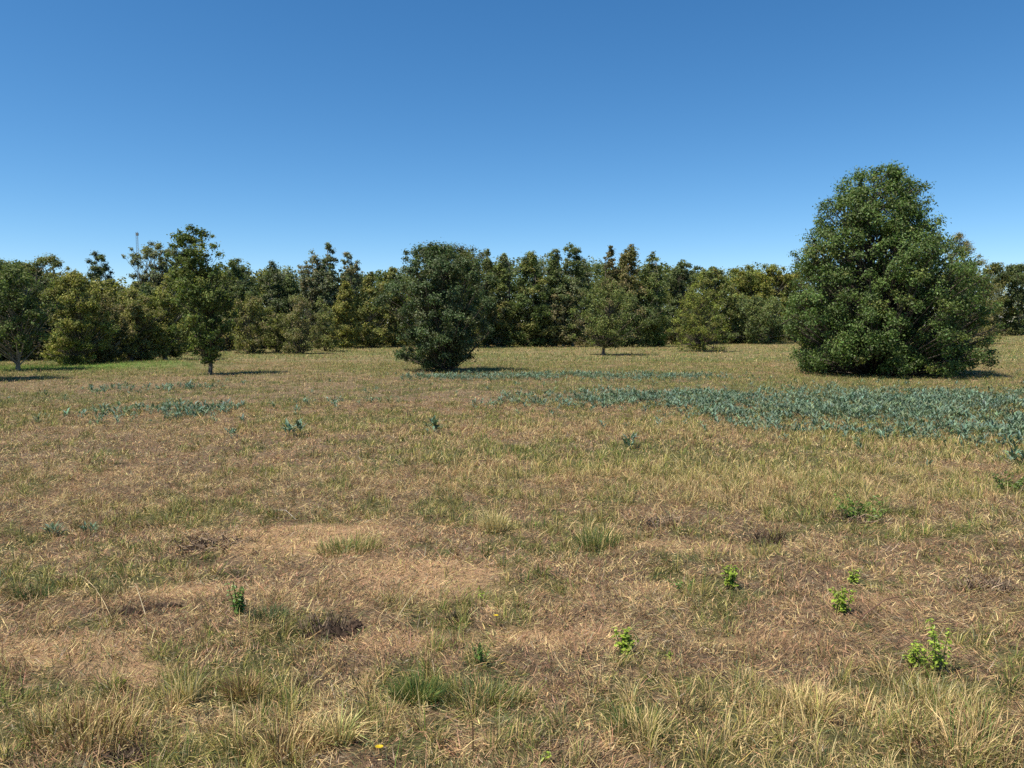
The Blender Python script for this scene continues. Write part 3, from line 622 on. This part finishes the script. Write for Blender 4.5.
# dense tufts told apart by colour
def tuft(label, px, py, n, L, spread, cols, seed, lean=.45, wid=.004, name='grass_tuft', catg='grass tuft'):
    rng = np.random.default_rng(seed); x, y = gpt(px, py); z0 = float(H(x, y))
    a = rng.uniform(0, 6.283, n); r = spread*np.sqrt(rng.uniform(0, 1, n))
    xx = x+r*np.cos(a); yy = y+r*np.sin(a)*.7
    P = np.stack([xx-x, yy-y, H(xx, yy)-z0-.004], 1); cc = np.array(cols)[rng.integers(0, len(cols), n)]*rng.uniform(.7, 1.3, (n, 1))
    V, T, C = blades(P, L*rng.uniform(.45, 1.15, n), wid*rng.uniform(.6, 1.3, n), np.abs(rng.normal(lean, .25, n)), a+rng.normal(0, .5, n), cc*.85, cc*1.1, rng, .6)
    return tag(mesh(name, V, T, M_blade, C, loc=(x, y, z0)), label, catg)
p, t_, b_, g1, g2, ol = PAL['pale'], PAL['tan'], PAL['brown'], (.07,.13,.04), (.12,.19,.05), PAL['olive']
tuft('dense dark green grass tuft on the bare strip at the centre front', 418, 702, 800, .13, .10, [g1, g2, ol], 701)
tuft('wide olive-green tuft right of the dense dark green tuft at the front', 478, 703, 560, .10, .17, [g1, ol, PAL['sage'], t_], 702)
tuft('pale yellow straw tuft at the middle of the field above the bare patch', 494, 532, 330, .2, .10, [p, (.62,.54,.28), p, ol], 703, .35)
tuft('brown-stemmed round tuft at the left front beside a dark hollow', 243, 700, 420, .13, .07, [b_, ol, t_], 704)
tuft('green and straw tuft in the middle field right of the pale tuft', 598, 545, 420, .17, .15, [g2, g1, ol, p], 705, .4)
tuft('bright straw tuft with pale upright blades near the left front', 186, 708, 160, .15, .05, [(.6,.55,.3), p, ol], 706, .3)
tuft('yellow-green fan of long blades at the left-centre front edge', 340, 745, 160, .17, .05, [(.42,.44,.16), p], 707, .6, .005)
tuft('tall straw tuft group near the right front edge', 955, 745, 420, .15, .26, [p, t_, ol, b_, g2], 708, .55)
tuft('straw tuft with bright tips right of the centre front', 800, 712, 300, .13, .13, [p, t_, ol], 709, .4)
tuft('pale spiky straw tuft just below the tall-shoot sapling', 925, 698, 240, .12, .12, [p, (.6,.54,.3), ol], 710, .35)
tuft('feathery straw tuft at the bottom left corner', 80, 745, 480, .15, .2, [p, t_, ol, b_], 711, .45)
tuft('olive straw tuft along the bottom edge, left of the yellow flower', 280, 755, 420, .14, .16, [p, ol, t_, b_], 712, .45)
tuft('dark green low tuft at the left edge of the photo', 30, 596, 350, .09, .13, [g1, PAL['dgreen'], ol], 713, .5)
tuft('grey-green tuft on the left beside the bushy mid-green weed', 268, 622, 280, .08, .1, [g1, PAL['sage']], 714, .5)
tuft('green tuft below the lone pair at the right-middle front', 640, 735, 420, .12, .13, [ol, g1, p], 715, .5)
tuft('pale straw tuft with green base in the left part of the middle field', 348, 552, 500, .13, .22, [p, ol, g2], 716, .45)

# dead weed clumps with the dark hollows beside them
def deadweed(label, px, py, hgt, spread, nst, seed, dark=.7):
    rng = np.random.default_rng(seed); nst = int(nst*1.6); x, y = gpt(px, py); z0 = float(H(x, y)); a = rng.uniform(0, 6.283, nst)
    b0 = np.stack([rng.normal(0, spread*.5, nst), rng.normal(0, spread*.3, nst), np.full(nst, -.02)], 1)
    e = b0+np.stack([np.cos(a)*spread*.7, np.sin(a)*spread*.5, hgt*rng.uniform(.3, 1.1, nst)], 1); m = (b0+e)/2+rng.normal(0, spread*.15, (nst, 3)); m[:, 2] = np.maximum(m[:, 2], .0)
    c = np.where(rng.uniform(0, 1, (nst, 1)) < dark, np.array([[.05, .034, .026]]), np.array([[.26, .19, .13]]))*rng.uniform(.7, 1.3, (nst, 1))
    V, T, C = tubes(np.stack([b0, m, e], 1), np.tile([.0042, .0032, .0014], (nst, 1)), c, 3)
    return tag(mesh('dead_weed', V, T, M_bark, C, loc=(x, y, z0)), label, 'dead weed')
deadweed('dark dead weed clump in a hollow at the left front', 128, 612, .10, .09, 150, 801)
deadweed('small dark dead weed clump just right of the hollow at the left front', 168, 606, .07, .09, 90, 802, .5)
deadweed('broad dark dead weed clump with upright pale stalks beside the bare strip', 325, 631, .15, .10, 170, 803, .5)
deadweed('dark dead weed clump alone in the right-middle field', 765, 540, .15, .12, 180, 804)
deadweed('small dark root clump on the bare ground, left-middle field', 240, 574, .06, .09, 90, 805)
deadweed('dark flattened weed trash on the bare ground, left-middle field', 212, 545, .06, .25, 160, 806, .5)
deadweed('small dead weed clump right of the bare strip', 458, 622, .08, .06, 70, 807)
deadweed('dark dead stems under the leafy vine-like weed', 845, 520, .08, .2, 140, 808)
deadweed('reddish dead weed clump right of the centre of the field', 660, 525, .10, .16, 90, 809, .2)
deadweed('dead brown weed stems rising at the right, above the sapling', 985, 590, .1, .12, 90, 810, .4)
deadweed('dark dead clump at the bottom left edge of the photo', 128, 762, .08, .07, 130, 811)

def clod(label, px, py, rx, ry, rz, seed, ox=0.):  # lump added for dark hollows; a clump's shaded underside is in its colour
    rng = np.random.default_rng(seed); x, y = gpt(px, py); z0 = float(H(x, y)); nu, nv = 44, 22
    u = np.linspace(0, 2*np.pi, nu, endpoint=False); v = np.linspace(.02, np.pi*.62, nv); U, VV = np.meshgrid(u, v)
    dx, dy, dz = np.cos(U)*np.sin(VV), np.sin(U)*np.sin(VV), np.cos(VV)
    q = .55+.9*fb(dx*2.3+seed+dz, dy*2.3+dz*1.7, seed, 4)+.35*(fb(dx*9+dz*3, dy*9-dz*4, seed+5, 3)-.5)
    P = np.stack([dx*rx*q, dy*ry*q, dz*rz*q], -1).reshape(-1, 3)
    i = (np.arange(nv-1)[:, None]*nu); j = np.arange(nu)[None]; j2 = (j+1) % nu
    a = (i+j).ravel(); b = (i+j2).ravel(); c = b+nu; d = a+nu
    T = np.concatenate([np.stack([a, d, c], 1), np.stack([a, c, b], 1), np.stack([np.zeros(nu-2, int), np.arange(1, nu-1), np.arange(2, nu)], 1)])
    C = np.array([.055, .037, .026])*(.7+.8*fb(P[:, 0]*60, P[:, 1]*60+P[:, 2]*50, 9, 2))[:, None]
    o = mesh('shade_clod', P, T, M_bark, C, loc=(x, y, z0)); return tag(o, label, 'soil clod')
clod('rough shade-painted clod with dead stems beside the bare strip at the centre front', 332, 633, .15, .08, .11, 21)
clod('small shade-painted clod at the right end of the rough clod with dead stems', 356, 628, .06, .045, .06, 22)
clod('dark crumbly shade-painted clod below the bent straw stalk at the left front', 126, 612, .10, .06, .08, 23)
clod('low shade-painted clod right of the crumbly one at the left front', 163, 607, .12, .05, .06, 24)
clod('shade-painted lump under the lone dead weed clump in the right-middle field', 762, 542, .12, .08, .075, 25)
clod('small shade-painted lump on the bare ground in the left-middle field', 238, 576, .09, .06, .035, 26)

def stalk(label, pts, rad, colr, name='dead_stalk'):
    x, y = gpt(*pts[0][:2]); z0 = float(H(x, y)); P = []
    for px, py, h in pts:
        gx, gy = gpt(px, py); P.append([gx-x, gy-y, float(H(gx, gy))-z0+h])
    V, T, C = tubes(np.array([P]), np.linspace(rad, rad*.5, len(P))[None], np.array([colr], float), 5)
    return tag(mesh(name, V, T, M_bark, C, loc=(x, y, z0)), label, 'dead stalk')
stalk('long pale bent straw stalk lying across the left front grass', [(66,578,.02),(76,580,.035),(86,584,.04),(95,592,.045),(104,606,.035),(112,622,.015)], .0026, (.45,.36,.2))
stalk('thin upright brown stick in the thatch at the bottom, right of the yellow flower', [(473,752,-.02),(473,752,.06),(472.5,752,.11)], .004, (.12,.07,.04))
stalk('pale dry stalk leaning out of the dark hollow at the left front', [(146,614,.0),(142,608,.05),(137,600,.07),(129,594,.06)], .0022, (.45,.38,.24))
stalk('pale forked twig on the bare ground in the left-middle field', [(272,512,.02),(286,516,.05),(296,521,.02)], .0028, (.5,.46,.38))
stalk('dark twig lying by the pale tuft in the middle of the field', [(452,520,.03),(457,527,.05),(462,526,.04)], .003, (.06,.04,.03))
stalk('pale straw stalk lying in the centre front left of the bare strip end', [(395,625,.01),(410,608,.06),(422,598,.08)], .003, (.45,.37,.22))
stalk('long reddish runner lying along the bottom right of the photo', [(860,618,.02),(885,606,.04),(910,596,.03),(940,604,.02)], .004, (.18,.10,.07))

# yellow flowers
def flower(label, px, py, h, s, seed):
    rng = np.random.default_rng(seed); x, y = gpt(px, py); z0 = float(H(x, y)); root = empty('yellow_wildflower', (x, y, z0)); tag(root, label, 'wildflower')
    V, T, C = tubes(np.array([[[0, 0, -.01], [.005, 0, h*.5], [0, -.005, h]]]), np.array([[.002, .0016, .0012]]), np.array([[.1, .16, .04]]), 4); mesh('stem', V, T, M_weed, C, root)
    n = 12; a = np.arange(n)/n*6.283; d = np.stack([np.cos(a), np.sin(a)*.8, .35+0*a], 1); d = d+np.array([0, -.35, 0])
    c = np.array([0, -.005, h]); sd = np.stack([-np.sin(a), np.cos(a), 0*a], 1)*s*.14
    V = np.stack([np.tile(c, (n, 1)), c+d*s*.35-sd, c+d*s*.35+sd, c+d*s*.5], 1); k = np.arange(n)[:, None]*4
    T = np.stack([k+np.array([0, 1, 2]), k+np.array([1, 3, 2])], 1); mesh('petals', V, T, M_weed, np.tile((.75, .55, .02), (n*4, 1)), root)
flower('small bright yellow flower at the bottom edge left of centre', 380, 766, .05, .032, 901)
flower('tiny yellow flower beside a sprig left of the centre of the front field', 496, 630, .06, .03, 902)
print('done', time.time()-T0)
